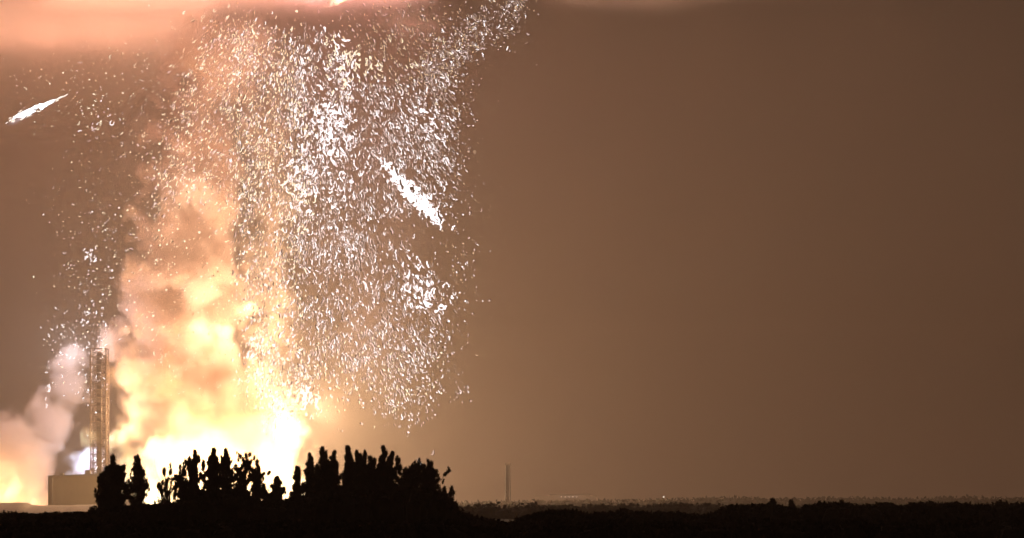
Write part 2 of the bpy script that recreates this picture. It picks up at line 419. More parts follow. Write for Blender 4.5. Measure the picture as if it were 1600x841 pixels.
def tree(px, top, hw, d, label, density=1.0, shape='column', seed=1, base=0.18, name='casuarina_tree', cat='tree', lean=0.0):
    rs = np.random.RandomState(seed); rnd = random.Random(seed)
    p = P(px, top, d); h = p.z; k = d/F; R = hw*k*1.5
    r = empty(name, (p.x, d, 0)); tag(r, label, cat, 'trees of the dark stand')
    m = MB(); pts = []; rads = []
    for i in range(8):
        t = i/7; pts.append((rs.normal(0, 0.12)*t*3+lean*t*t, rs.normal(0, .3)*t, h*0.97*t)); rads.append(max(0.03, 0.26*(1-t)**0.8*(h/14)))
    m.tube(pts, rads, 6)
    nl = int(40+h*3); c = []; sz = []
    lead = [(0.0, 0.0, 1.0)]                    # leaders: the crown ends in several uneven tips
    if shape != 'cone':
        for q in range(rnd.randint(3, 5)): lead.append((rnd.uniform(-0.6, 0.6)*R, rnd.uniform(-0.6, 0.6)*R, rnd.uniform(0.78, 0.965)))
    for (lx, ly, lt) in lead[1:]:
        m.tube([(0, 0, h*0.3), (lx*0.7, ly*0.7, h*0.55), (lx+lean, ly, h*lt)], [0.12, 0.08, 0.02], 4)
    for i in range(nl):
        t = base+(1-base)*((i+rnd.random())/nl)**0.92
        lx, ly, lt = lead[i % len(lead)]
        t *= lt
        g = (t/lt-base)/(1-base); g = min(1, max(0, g))
        ax = lx*min(1, t*1.5); ay = ly*min(1, t*1.5); ax += lean*t*t
        nr_ = 1.0 if len(lead) == 1 else 0.85
        if shape == 'cone': rr = R*1.15*(1-g)**0.85+0.08
        elif shape == 'round': rr = R*nr_*1.25*max(0.05, math.sin(math.pi*(0.12+0.84*g)))**0.6
        else: rr = R*nr_*1.7*min(1, 0.45+1.3*g)*(1-g)**0.8+0.04
        rr *= rnd.uniform(0.25, 1.25)
        a = rnd.uniform(0, 2*math.pi); up = rnd.uniform(0.5, 1.3) if shape != 'cone' else rnd.uniform(-0.1, 0.3)
        zt = h*t; e = (ax+math.cos(a)*rr, ay+math.sin(a)*rr, min(zt+rr*up, h*lt*0.985))
        g2 = min(1, e[2]/(h*lt))
        if shape == 'column':
            lim = R*1.3*(1-g2)**0.7+0.05; q_ = min(1, lim/max(rr, 1e-3)); e = (ax+(e[0]-ax)*q_, ay+(e[1]-ay)*q_, e[2])
        m.tube([(ax, ay, zt*0.96), ((ax+e[0])/2, (ay+e[1])/2, (zt*.96+e[2])/2-0.1*rr), e], [0.06, 0.04, 0.012], 4)
        if rnd.random() > density*1.1+0.2: continue
        for q in range(9):
            u = rnd.uniform(0.15, 1.2)
            c.append((ax+(e[0]-ax)*u+rnd.gauss(0, .1), ay+(e[1]-ay)*u, zt*.97+(e[2]-zt*.97)*u+rnd.gauss(0, .12))); sz.append(rnd.uniform(.2, .85)*(1.02-0.88*g2))
    for (lx, ly, lt) in lead:
        c += [(lx+lean, ly, h*lt*q) for q in (0.95, 0.97, 0.99)]; sz += [0.14, 0.09, 0.04]
    m.build('trunk', M_bark, r)
    n = int(len(c)*30*max(0.4, density))
    V, Fc = leaf_clumps(np.array(c), np.array(sz), n, rs)
    link('crown', np_mesh('crown', V, Fc), M_leaf, r)
    return r
TREES = [ # px, top, half width, depth, density, shape, label
 (162, 738, 8, 400, .5, 'column', 'small ragged dark tree leaning at the left end of the stand'),
 (178, 712, 20, 415, 1.0, 'column', 'full dark tree just right of the tan building'),
 (215, 712, 15, 420, .8, 'column', 'airy slim dark tree with fire shining through, second from the left clump'),
 (266, 724, 13, 430, .02, 'column', 'almost bare thin sapling in front of the white fire'),
 (254, 752, 7, 425, .03, 'column', 'bare low sapling with a few leaves beside the thin sapling'),
 (289, 717, 12, 425, .25, 'column', 'ragged open tree on the left edge of the middle clump'),
 (305, 705, 16, 418, .9, 'column', 'tall leafy dark tree left in the middle clump'),
 (333, 702, 12, 410, 1.3, 'column', 'tall dense spire tree at the centre of the middle clump'),
 (352, 703, 10, 422, 1.0, 'column', 'narrow pointed tree right of the dense spire'),
 (384, 708, 17, 415, .75, 'round', 'round topped tree with small gaps right in the middle clump'),
 (402, 720, 6, 426, .4, 'column', 'thin ragged tree at the right edge of the middle clump'),
 (413, 757, 12, 408, .5, 'column', 'low sparse tree between the middle and right clumps'),
 (433, 746, 17, 405, .8, 'cone', 'low conical tree in the gap against white fire'),
 (465, 730, 9, 415, 1.0, 'cone', 'pointed tree at the left end of the right clump'),
 (484, 709, 12, 420, .9, 'column', 'upright tree second in the right clump'),
 (503, 699, 12, 412, 1.0, 'column', 'tallest pointed tree in the left of the right clump'),
 (522, 706, 12, 418, 1.0, 'column', 'dense dark tree left of the first notch in the right clump'),
 (544, 698, 9, 416, 1.1, 'cone', 'steep spired tree just right of the first notch'),
 (557, 705, 10, 424, 1.0, 'column', 'dense tree beside the steep spired tree'),
 (570, 704, 10, 410, 1.0, 'column', 'dark upright tree left of the second notch'),
 (586, 717, 8, 420, .6, 'column', 'open thin tree inside the second notch'),
 (600, 698, 11, 412, 1.2, 'column', 'tall dense tree just past the second notch'),
 (613, 707, 9, 420, 1.1, 'column', 'slightly shorter tree leaning on the tall dense one'),
 (634, 731, 10, 424, .45, 'column', 'low airy tree inside the third notch'),
 (648, 721, 14, 415, .8, 'round', 'bushy tree left in the broad rounded clump'),
 (671, 722, 15, 410, 1.0, 'round', 'broad rounded tree at the right of the stand'),
 (694, 764, 9, 402, .7, 'column', 'short bushy tree at the right foot of the stand'),
 (706, 762, 4, 408, .3, 'column', 'thin low sapling at the far right end of the stand'),
]
for i, (px, top, hw, d, den, sh, lb) in enumerate(TREES):
    tree(px, top, hw, d, lb, den, sh, seed=100+i, base=0.12)

def scrub(name, spec, d0, d1, n, label, leaf=(0.25, 0.6), mat=None, seed=3, bush=(1.5, 4.0), cat='scrub'):
    """a mass of bushes: spec = [(px, top py)] the upper outline seen from the camera side"""
    rs = np.random.RandomState(seed)
    xs = [a for a, b in spec]; ys = [b for a, b in spec]
    nb = n; C_ = []; Z_ = []
    V = []; 
    px = rs.uniform(xs[0], xs[-1], nb); d = rs.uniform(d0, d1, nb)
    top = np.interp(px, xs, ys)+np.abs(rs.normal(0, 2.2, nb))*(bush[1]/3.0)
    cx = (px-800)/F*d; zt = CAM_H+(HOR-top)/F*d; zt = np.maximum(zt, 1.0)
    R = rs.uniform(bush[0], bush[1], nb)
    return cx, d, zt, R, rs
def scrub_mesh(name, spec, d0, d1, n, leaves, lsize, bush, label, mat, seed=3, cat='scrub', jag=2.2):
    rs = np.random.RandomState(seed)
    xs = [a for a, b in spec]; ys = [b for a, b in spec]
    px = rs.uniform(xs[0], xs[-1], n); d = rs.uniform(d0, d1, n)
    top = np.interp(px, xs, ys)+np.abs(rs.normal(0, jag, n))
    cx = (px-800)/F*d; zt = np.maximum(CAM_H+(HOR-top)/F*d, 0.8); R = rs.uniform(bush[0], bush[1], n)
    # domed core of each bush, uneven
    mb = MB()
    ring = 7
    for i in range(n):
        vs = [(cx[i], d[i], zt[i]-0.25*R[i])]; fs = []
        for (q, zz) in ((0.5, 0.4), (0.85, 1.1), (0.9, None)):
            for j in range(ring):
                a = 2*math.pi*j/ring+i; rr = R[i]*q*rs.uniform(0.75, 1.1)
                z = zt[i]-R[i]*zz*rs.uniform(.8, 1.2) if zz is not None else -0.3
                vs.append((cx[i]+math.cos(a)*rr, d[i]+math.sin(a)*rr, max(z, -0.3)))
        for j in range(ring):
            fs.append((0, 1+j, 1+(j+1) % ring))
            for k in (0, 1): fs.append((1+k*ring+j, 1+(k+1)*ring+j, 1+(k+1)*ring+(j+1) % ring, 1+k*ring+(j+1) % ring))
        mb.add(vs, fs)
    Vc = np.array(mb.v)
    nl = leaves*n; idx = rs.randint(0, n, nl)
    a = rs.uniform(0, 2*math.pi, nl); ph = np.arccos(rs.uniform(0.0, 1, nl)); rr = R[idx]*rs.uniform(0.8, 1.12, nl)
    p = np.stack([cx[idx]+np.cos(a)*np.sin(ph)*rr, d[idx]+np.sin(a)*np.sin(ph)*rr, zt[idx]-R[idx]+np.cos(ph)*rr], 1)
    u = rs.normal(0, 1, (nl, 3)); u /= np.linalg.norm(u, axis=1)[:, None]
    v = rs.normal(0, 1, (nl, 3)); v -= (u*v).sum(1)[:, None]*u; v /= np.linalg.norm(v, axis=1)[:, None]
    l = rs.uniform(*lsize, nl)[:, None]; w = l*rs.uniform(0.35, 0.7, nl)[:, None]
    Vl = np.concatenate([p-u*l, p+v*w, p+u*l, p-v*w], 1).reshape(-1, 3)
    faces = list(mb.f)
    fl = (np.arange(nl*4).reshape(-1, 4)+len(Vc)).tolist()
    me = bpy.data.meshes.new(name); me.from_pydata(np.concatenate([Vc, Vl]).tolist(), [], faces+fl); me.update()
    return tag(link(name, me, mat), label, cat, kind='stuff')
# dark scrub wood in front, under the stand and across the whole frame
NEAR = [(-60, 805), (0, 800), (60, 803), (110, 800), (150, 796), (200, 790), (225, 790), (270, 787), (288, 782), (305, 768), (350, 764), (372, 774), (400, 784), (440, 782), (465, 776), (490, 766), (560, 764), (600, 764), (660, 762), (685, 770), (700, 784), (714, 797),
        (735, 806), (765, 812), (800, 816), (822, 806), (845, 799), (880, 797), (905, 800), (925, 803), (950, 798), (975, 795), (1005, 800), (1050, 800), (1100, 806), (1130, 797), (1148, 789), (1200, 788), (1250, 795), (1275, 785), (1320, 786), (1350, 790), (1385, 785), (1400, 791), (1440, 785), (1500, 786), (1545, 790), (1565, 784), (1600, 786), (1660, 784)]
scrub_mesh('foreground_scrub', NEAR, 330, 470, 900, 60, (0.2, 0.5), (1.2, 2.6), 'black mass of scrub wood along the bottom of the view', M_bush, seed=3, jag=2.0)
LOWER = [(x, max(y+14, 812)) for x, y in NEAR]
scrub_mesh('near_scrub', LOWER, 215, 330, 420, 60, (0.18, 0.4), (1.2, 2.6), 'nearest black scrub below the foreground wood edge', M_bush, seed=5, jag=5)
# hazy woods farther out
MID = [(700, 789), (740, 790), (765, 786), (800, 790), (830, 786), (860, 790), (905, 789), (940, 787), (1000, 789), (1045, 786), (1100, 787), (1180, 790), (1300, 790), (1660, 790)]
scrub_mesh('middle_distance_wood', MID, 1050, 1300, 700, 12, (0.6, 1.6), (3.5, 7.5), 'hazy grey brown wood in the middle distance right of the stand', M_bush, seed=8, cat='wood', jag=1.4)
FAR = [(600, 790), (700, 785), (780, 783), (830, 782), (935, 781), (1020, 780), (1100, 778), (1160, 776), (1200, 779), (1300, 777), (1420, 778), (1500, 776), (1600, 778), (1680, 777)]
scrub_mesh('far_wood', FAR, 1850, 2000, 700, 12, (0.9, 2.2), (5, 10), 'pale far wood line on the horizon', M_bush, seed=9, cat='wood', jag=1.0)
for (px, top, hw, d, lb, sd) in ((1207, 780, 5, 420, 'small feathery bush sticking up from the dark wood edge', 31), (1236, 783, 4, 425, 'thin twiggy bush right of the feathery one', 32),
                       (1316, 783, 6, 430, 'small round bush on the dark wood edge at right', 33), (1563, 782, 6, 430, 'pointed bush near the right end of the wood edge', 34)):
    tree(px, top, hw, d, lb, 0.5, 'column', seed=sd, base=0.3, name='scrub_tree')

# ------------------------------------------------------------------ smoke, fire and cloud
FP = [(800, 338, 172), (770, 338, 170), (740, 340, 165), (700, 350, 150), (650, 362, 125), (600, 358, 90), (570, 350, 40)]
tag(plume('fireball', FP, 2000, 0.05, (0.6, 0.45, 0.35),
      [(0, 1.15), (0.4, 1.0), (0.6, 0.8), (0.8, .55), (1, 0.35)], FIRECOL, nscale=0.03, warp=12, carve=1.6, edge=2.2, seed=1, flame_contrast=1.2, fold=0.4, step=0.5, detail=4),
    'white hot fireball burning on the launch pad behind the trees', 'fire')
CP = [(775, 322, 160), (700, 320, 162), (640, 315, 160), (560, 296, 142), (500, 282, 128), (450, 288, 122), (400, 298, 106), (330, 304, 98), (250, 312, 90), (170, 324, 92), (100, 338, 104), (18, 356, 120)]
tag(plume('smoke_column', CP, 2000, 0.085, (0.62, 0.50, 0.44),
      [(0, 0.9), (0.10, 0.66), (0.2, 0.42), (0.42, 0.34), (0.55, 0.27), (0.75, 0.2), (1, 0.15)], FIRECOL, nscale=0.028, warp=9, carve=2.5, edge=3.2, seed=2.35, flame_contrast=2.1, flame_scale=0.019, step=0.4, fold=0.65, pad=1.25,  # firelit glow painted into the smoke as emission, set by height
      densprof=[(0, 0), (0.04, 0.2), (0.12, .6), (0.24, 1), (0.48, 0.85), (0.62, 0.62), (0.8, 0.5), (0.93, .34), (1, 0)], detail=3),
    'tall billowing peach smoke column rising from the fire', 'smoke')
SP = [(745, 440, 55), (690, 440, 62), (620, 430, 62), (540, 425, 60), (440, 425, 58), (340, 425, 58), (240, 430, 62), (150, 440, 70), (70, 450, 80)]
tag(plume('spark_smoke', SP, 2010, 0.022, (0.75, 0.62, 0.52), None, None, nscale=0.025, warp=14, carve=3.0, edge=2.5, seed=5, step=0.9, pad=1.25,
      densprof=[(0, 0.8), (0.3, 1), (0.7, 0.7), (1, 0)]),
    'thin tan smoke veil hanging right of the main column among sparks', 'smoke')
LP = [(795, -20, 128), (740, 0, 124), (700, 15, 110), (660, 48, 82), (630, 84, 58), (600, 108, 43), (565, 115, 31), (535, 118, 16)]
tag(plume('side_plume', LP, 1990, 0.05, (0.66, 0.56, 0.52),
      [(0, 0.70), (0.2, 0.5), (0.35, 0.25), (0.6, 0.1), (1, 0.12)], FIRECOL, nscale=0.04, warp=6, carve=2.6, edge=4, seed=3, flame_contrast=1.1, step=0.4,
      densprof=[(0, 1), (0.7, 0.7), (0.95, 0.6), (1, 0)]),
    'leaning smoke plume with a pale white head left of the launch tower', 'smoke')
BLUE = [(0.0, (0.20, 0.16, 0.20)), (0.3, (0.55, 0.55, 0.85)), (0.6, (0.85, 0.92, 1.2)), (1.0, (1.0, 1.0, 1.1))]
tag(plume('blue_white_flare', [(760, 128, 46), (735, 129, 44), (716, 133, 34), (700, 138, 24), (688, 141, 12)], 2040, 0.06, (0.7, 0.7, 0.8),
      [(0, 1.0), (0.6, 0.95), (1, 0.6)], BLUE, nscale=0.04, warp=4, carve=1.0, edge=1.3, seed=4, flame_contrast=0.5, step=0.6),
    'blue white flare glowing over the roof behind the tower foot', 'fire')
tag(plume('smoke_trail', [(385, 146, 7), (330, 160, 13), (280, 180, 16), (230, 205, 20), (180, 232, 26), (120, 262, 36)], 1980, 0.006, (0.8, 0.68, 0.64), None, None,
      nscale=0.02, warp=6, carve=1.5, edge=3, seed=6, step=1.0, densprof=[(0, 0), (0.15, 1), (0.7, .8), (1, 0)]),
    'faint slanting pink smoke trail left of the column', 'smoke')

def cloud_deck():
    m = bpy.data.materials.new('cloud_vapour'); m.use_nodes = True; nt = m.node_tree; nt.nodes.clear()
    X0, X1 = -1000.0, 900.0
    g = N(nt, 'ShaderNodeNewGeometry')
    mp = N(nt, 'ShaderNodeMapping'); nt.links.new(g.outputs['Position'], mp.inputs['Vector']); mp.inputs['Scale'].default_value = (0.6, 1.0, 1.4)
    n = N(nt, 'ShaderNodeTexNoise'); n.inputs['Scale'].default_value = 0.008; n.inputs['Detail'].default_value = 5; nt.links.new(mp.outputs[0], n.inputs['Vector'])
    sp = N(nt, 'ShaderNodeSeparateXYZ'); nt.links.new(g.outputs['Position'], sp.inputs[0])
    def pxx(px, d): return ((px-800)/F*d-X0)/(X1-X0)
    def far(py): return (472-CAM_H)/((HOR-py)/F)
    t = math_n(nt, 'DIVIDE', math_n(nt, 'SUBTRACT', sp.outputs[0], X0), X1-X0, clamp=True)
    pts = [(0.0, 240), (pxx(0, 2500), 232), (pxx(100, 2500), 200), (pxx(200, 2500), 160), (pxx(300, 2450), 104), (pxx(420, 2400), 45), (pxx(560, 2300), 55), (pxx(640, 2400), 85), (pxx(700, 2350), 55),
           (pxx(800, 2250), 22), (pxx(900, 2250), 32), (pxx(1050, 2250), 36), (pxx(1180, 2230), 18), (pxx(1350, 2250), 26), (pxx(1500, 2250), 16), (1.0, -10)]
    e = fcurve(nt, t, [(a, (far(b)-2000)/1000) for a, b in pts])
    edge = math_n(nt, 'MULTIPLY_ADD', e, 1000, 2000)
    edge = math_n(nt, 'ADD', edge, math_n(nt, 'MULTIPLY', math_n(nt, 'SUBTRACT', n.outputs[0], 0.5), 160))
    f1 = math_n(nt, 'DIVIDE', math_n(nt, 'SUBTRACT', edge, sp.outputs[1]), 190, clamp=True)
    f2 = math_n(nt, 'DIVIDE', math_n(nt, 'SUBTRACT', sp.outputs[1], 2040), 60, clamp=True)
    zb = math_n(nt, 'DIVIDE', math_n(nt, 'SUBTRACT', sp.outputs[2], 468), 22, clamp=True)
    cn = math_n(nt, 'MULTIPLY_ADD', math_n(nt, 'SUBTRACT', n.outputs[0], 0.46), 7.0, 0.5, clamp=True)
    D = math_n(nt, 'MULTIPLY', math_n(nt, 'MULTIPLY', f1, f2), math_n(nt, 'MULTIPLY', zb, cn))
    D = math_n(nt, 'MULTIPLY', D, 0.03)
    sc = N(nt, 'ShaderNodeVolumeScatter'); sc.inputs['Color'].default_value = (0.95, 0.93, 0.92, 1); nt.links.new(D, sc.inputs['Density'])
    o = N(nt, 'ShaderNodeOutputMaterial'); nt.links.new(sc.outputs[0], o.inputs['Volume']); m.cycles.volume_step_rate = 0.5
    mb = MB(); mb.box((X0, 2030, 464), (X1, 3300, 560))
    tag(mb.build('cloud', m), kind='structure')
cloud_deck()

# ------------------------------------------------------------------ burning fragments
M_em = [glow('ember_white', (1.0, 0.93, 0.96), 2.5), glow('ember_pink', (1.0, 0.78, 0.76), 1.3), glow('ember_tan', (1.0, 0.70, 0.44), 1.25), glow('ember_cream', (1.0, 0.86, 0.62), 2.2),
        surf('darkening', (0.03, 0.025, 0.022), rough=1.0), glow('ember_dim', (1.0, 0.74, 0.66), 0.7), glow('ember_hot', (1.0, 0.96, 0.98), 3.6)]  # the dark material is for halo strands added beside the sparks
def frag_shape(rnd, kind, darkening=True):
    """a curved shred in the xz plane, unit length about 1, soot strand beside it as an added dark halo; returns verts, faces, material index flag"""
    mb = MB()
    def strand(pts, w, mi, sq=1.0):
        n = len(pts); rs = [w*(0.35+0.75*math.sin(math.pi*(i+0.6)/(n+0.2))) for i in range(n)]
        mb.tube(pts, rs, 4, mi)
    c = rnd.uniform(-0.35, 0.35); y = 0
    if kind == 'dot': pts = [(0, 0, -.22), (c*.2, 0, 0), (0, 0, .22)]; w = .17
    elif kind == 'comma': pts = [(c*.6, 0, -.5), (0, 0, -.18), (-c*.2, .05, .15), (c*.5, 0, .5)]; w = .105
    elif kind == 'hook': pts = [(-.28, 0, -.25), (-.05, 0, -.42), (.18, 0, -.2), (.15, 0, .15), (.28, 0, .5)]; w = .085
    else:
        a0 = rnd.uniform(0, 6); pts = [(math.cos(a0+q*.95)*.33, 0, math.sin(a0+q*.95)*.42) for q in range(6)]; w = .07
    strand(pts, w, 0)
    if kind != 'ring' and rnd.random() < .35: strand([pts[1], (pts[1][0]+rnd.choice((-1, 1))*.3, .05, pts[1][2]+rnd.uniform(-.1, .3))], w*.8, 0)
    s = rnd.choice((-1, -1, 1))
    if darkening: strand([(p[0]+s*w*2.0, .1, p[2]+.02) for p in pts], w*1.15, 1)
    return mb
rnd = random.Random(11)
KINDS = ['dot']*3+['comma']*8+['hook']*4+['ring']*1
SHAPES = [frag_shape(rnd, KINDS[i % len(KINDS)]) for i in range(32)]+[frag_shape(rnd, KINDS[i % len(KINDS)], False) for i in range(32)]
DOTS = [i for i in range(32) if KINDS[i % len(KINDS)] == 'dot']

def inpoly(x, y, poly):
    c = False; n = len(poly); j = n-1
    for i in range(n):
        xi, yi = poly[i]; xj, yj = poly[j]
        if (yi > y) != (yj > y) and x < (xj-xi)*(y-yi)/(yj-yi)+xi: c = not c
        j = i
    return c
FR = []   # px, py, size px, angle, material, shape, zone
def ang(px, py, spread=0.35):
    # fragments fly out and down from the burst above the frame
    dx, dy = px-455, py+260
    return math.atan2(dx*1.25, dy)+rnd.gauss(0, spread)
def fill(poly, n, size, mats, zone, spread=0.27, dots=0.12, soft=6.0):
    xs = [p[0] for p in poly]; ys = [p[1] for p in poly]; k = 0
    n = int(n*(1.7 if zone == 'left' else 4.2)); size = size*(0.50 if zone in ('column', 'left') else 0.51)
    while k < n:
        x = rnd.uniform(min(xs), max(xs)); y = rnd.uniform(min(ys), max(ys))
        if not inpoly(x, y, poly): continue
        # clumpy: reject by noise so gaps stay open
        v = mnoise.noise(Vector((x*0.035, y*0.03, 2.0)))+0.5*mnoise.noise(Vector((x*0.11, y*0.09, 5.0)))
        if rnd.random() > 0.72+v*1.1: continue
        k += 1
        q = soft*rnd.choice((1, 1, 2, 3.5)); x += rnd.gauss(0, q); y += rnd.gauss(0, q*1.2)
        s = size*min(1.7, rnd.lognormvariate(-0.15, 0.38))
        sh = rnd.choice(DOTS) if rnd.random() < dots else rnd.randrange(32)
        FR.append((x, y, s, ang(x, y, spread), rnd.choice(mats), sh+(32 if zone == 'column' and rnd.random() < .75 or zone == 'left' and rnd.random() < .5 else 0), zone))
def gauss(cx, cy, sx, sy, rot, n, size, mats, zone, spread=0.6, dots=0.1):
    c, s_ = math.cos(rot), math.sin(rot)
    for _ in range(n):
        a, b = rnd.gauss(0, sx), rnd.gauss(0, sy)
        x, y = cx+a*c-b*s_, cy+a*s_+b*c
        FR.append((x, y, size*rnd.lognormvariate(0, 0.3), ang(x, y, spread), rnd.choice(mats), (rnd.choice(DOTS) if rnd.random() < dots else rnd.randrange(32))+32, zone))
WH, PK, TN, CR, DM, HT = 0, 1, 2, 3, 5, 6
# dense main fall
fill([(460, 60), (500, 50), (560, 120), (640, 130), (700, 110), (708, 170), (715, 300), (690, 345), (640, 325), (600, 345), (560, 400), (470, 400), (455, 250)], 1080, 9.5, [WH, WH, PK, PK, DM, DM], 'main', soft=5)
fill([(460, 380), (560, 370), (640, 385), (690, 440), (700, 500), (690, 560), (640, 590), (560, 580), (480, 520)], 500, 9.5, [WH, WH, PK, PK, DM, DM], 'lower', soft=6)
fill([(480, 500), (690, 540), (700, 600), (650, 640), (590, 650), (520, 590), (470, 620)], 230, 8.5, [WH, PK, PK, CR], 'lower', spread=.25, dots=.3, soft=8)
fill([(590, 600), (680, 600), (660, 690), (600, 640)], 22, 7.5, [PK, WH], 'lower', dots=.6)
# tan band in front of the smoke
fill([(370, 45), (470, 55), (475, 250), (465, 420), (480, 600), (430, 640), (385, 560), (375, 400), (365, 220)], 1000, 9.5, [CR, CR, TN, TN, PK, DM, WH], 'column', soft=6)
fill([(320, 40), (395, 35), (375, 230), (372, 350), (300, 310), (250, 330), (235, 380), (250, 240), (285, 140)], 430, 8.5, [TN, CR, PK], 'column', dots=.2, soft=9)
fill([(230, 340), (370, 340), (380, 600), (200, 600), (190, 460)], 110, 7.0, [CR, TN], 'column', dots=.5, soft=8)
fill([(380, 560), (500, 570), (500, 650), (420, 660)], 130, 8.5, [CR, WH, TN], 'column', soft=9)
# upper right branch
fill([(540, 60), (700, 60), (700, 120), (640, 140), (580, 110)], 70, 8, [TN, PK, CR], 'branch', soft=8)
fill([(640, 95), (710, 40), (760, 5), (830, -12), (812, 40), (770, 60), (720, 105), (690, 150)], 230, 8, [WH, PK, TN, DM, DM], 'branch', spread=.8, soft=6)
fill([(520, 10), (700, -10), (720, 40), (560, 90)], 70, 7.5, [PK, TN], 'branch', dots=.4, soft=8)
# right stragglers
fill([(700, 40), (745, 60), (735, 200), (745, 420), (720, 560), (740, 620), (700, 640), (700, 300)], 85, 6.5, [PK, TN, WH], 'edge', dots=.6, soft=7)
# left side, sparse dots
fill([(0, 130), (120, 90), (240, 60), (300, 70), (255, 230), (225, 340), (60, 350), (100, 230)], 300, 6.0, [PK, TN, CR], 'left', spread=.9, dots=.75, soft=8)
fill([(120, 330), (225, 330), (190, 470), (160, 560), (90, 620), (65, 560), (90, 440)], 190, 7.0, [WH, PK, CR], 'left', spread=.9, dots=.6, soft=6)
fill([(70, 520), (165, 480), (168, 620), (140, 640)], 110, 7.5, [WH, WH, PK], 'left', spread=.9, dots=.5, soft=6)
# bright knots
gauss(528, 105, 14, 30, -0.35, 80, 7.5, [WH, CR], 'knot'); gauss(520, 190, 20, 35, 0, 130, 7.5, [WH], 'knot'); gauss(560, 95, 22, 10, .4, 40, 7, [CR], 'knot')
gauss(500, 250, 30, 40, 0, 130, 7.5, [WH], 'knot'); gauss(470, 300, 10, 40, 0, 70, 7, [WH, CR], 'knot'); gauss(665, 190, 15, 20, 0, 30, 7, [WH], 'knot')
gauss(400, 560, 7, 18, 0, 26, 9, [WH, CR], 'knot'); gauss(474, 622, 14, 9, 0, 30, 9, [WH, CR], 'knot'); gauss(668, 468, 16, 16, 0, 40, 8, [WH], 'knot'); gauss(655, 425, 14, 22, 0, 26, 8, [WH], 'knot')
gauss(141, 398, 8, 9, 0, 16, 5, [WH], 'knot'); gauss(75, 610, 3, 14, 0, 12, 5, [WH], 'knot'); gauss(150, 190, 14, 14, 0, 24, 5, [PK, WH, CR], 'knot')
gauss(150, 725, 6, 10, 0, 14, 7.5, [WH], 'knot')

def depth_of(i, zone):
    r = random.Random(i*7+3)
    if zone == 'column': return 2000-r.uniform(60, 130)
    if zone == 'left': return 2000+r.gauss(-30, 45)
    return 2000+r.gauss(-10, 60)
# the brightest large pieces are individuals
for q in [(571, 446, 15), (669, 474, 16), (697, 251, 13), (640, 300, 20), (628, 290, 20), (615, 272, 17), (650, 308, 20), (662, 322, 20), (672, 332, 20), (682, 343, 18), (604, 262, 14), (655, 722, 10), (627, 652, 9)]:
    FR.append((q[0], q[1], q[2], ang(q[0], q[1], .2), WH, rnd.randrange(32), 'big'))
gauss(646, 303, 30, 5.5, 0.80, 320, 7.6, [WH, HT, HT], 'streak', spread=.6, dots=.1)
base_v = [np.array(m.v) for m in SHAPES]
def xf(V, s, a, tilt, d):
    k = s*d/F; ca, sa = math.cos(a), math.sin(a); V = V*k
    # the long axis runs down the line of flight
    x = V[:, 0]*ca+V[:, 2]*(-sa)*-1*-1; z = V[:, 0]*sa*1+V[:, 2]*ca
    y = V[:, 1]+V[:, 2]*tilt
    return np.stack([x, y, z], 1)
FRi = sorted(range(len(FR)), key=lambda i: -FR[i][2])
big = []; 
cnt = {}
for i in FRi:
    z = FR[i][6]
    if len(big) >= 296: break
    if FR[i][4] in (WH, CR, HT) or z in ('big', 'streak'): big.append(i)
bigset = set(big)
LBL = {'main': ('white burning shred in the dense upper right shower', 'burning shreds in the upper right shower'),
       'lower': ('white burning shred low in the right shower', 'burning shreds low in the right shower'),
       'column': ('cream burning shred in front of the smoke column', 'burning shreds in front of the column'),
       'branch': ('burning shred in the branch reaching the top edge right of the glow', 'burning shreds in the top right branch'),
       'edge': ('lone burning shred at the right rim of the shower', 'burning shreds at the right rim'),
       'left': ('small burning shred in the sparse fall left of the column', 'burning shreds left of the column'),
       'knot': ('bright burning shred in a crowded white knot of the shower', 'burning shreds in the white knots'),
       'streak': ('white burning shred in the slanting bright streak at right', 'burning shreds in the slanting streak'),
       'big': ('oversized blazing white fragment standing out of the shower', 'oversized blazing fragments')}
MESHC = {}
for i in big:
    x, y, s, a, mt, sh, zone = FR[i]; d = depth_of(i, zone)
    key = (sh, mt)
    if key not in MESHC:
        me = SHAPES[sh].mesh('burning_fragment'); me.materials.append(M_em[mt]); me.materials.append(M_em[4]); MESHC[key] = me
    o = bpy.data.objects.new('burning_fragment', MESHC[key]); COL.objects.link(o)
    k = s*d/F; o.location = P(x, y, d); o.scale = (k, k, k); o.rotation_euler = (0, -a+math.pi if False else -a, 0)
    kd = KINDS[sh % len(KINDS)]; wd = {'dot': 'blob', 'comma': 'curved streak', 'hook': 'hooked streak', 'ring': 'open ring'}[kd]
    cl = ['white', 'pink', 'tan', 'cream', 'dark', 'dim', 'blazing white'][mt]; hb = 'high' if y < 180 else 'above mid height' if y < 330 else 'below mid height' if y < 480 else 'low'
    pl = {'main': 'in the dense right shower', 'lower': 'in the lower right shower', 'column': 'in front of the smoke column', 'branch': 'in the top right branch', 'edge': 'at the right rim of the shower',
          'left': 'in the sparse left fall', 'knot': 'in a crowded bright knot', 'streak': 'in the slanting bright streak', 'big': 'standing out of the shower by its size'}[zone]
    sw = 'large ' if s > 14 else ''
    tag(o, f'{sw}{cl} burning {wd} {hb} {pl}', 'burning debris', LBL[zone][1])
V = []; Fc = []; MI = []; off = 0
for i in range(len(FR)):
    if i in bigset: continue
    x, y, s, a, mt, sh, zone = FR[i]; d = depth_of(i, zone); k = s*d/F
    v = base_v[sh]*k; ca, sa = math.cos(-a), math.sin(-a)
    vv = np.stack([v[:, 0]*ca+v[:, 2]*sa, v[:, 1], -v[:, 0]*sa+v[:, 2]*ca], 1)+np.array(P(x, y, d))
    V.append(vv); m_ = SHAPES[sh]
    Fc += [tuple(off+q for q in f) for f in m_.f]; MI += [mt if q == 0 else 4 for q in m_.m]; off += len(vv)
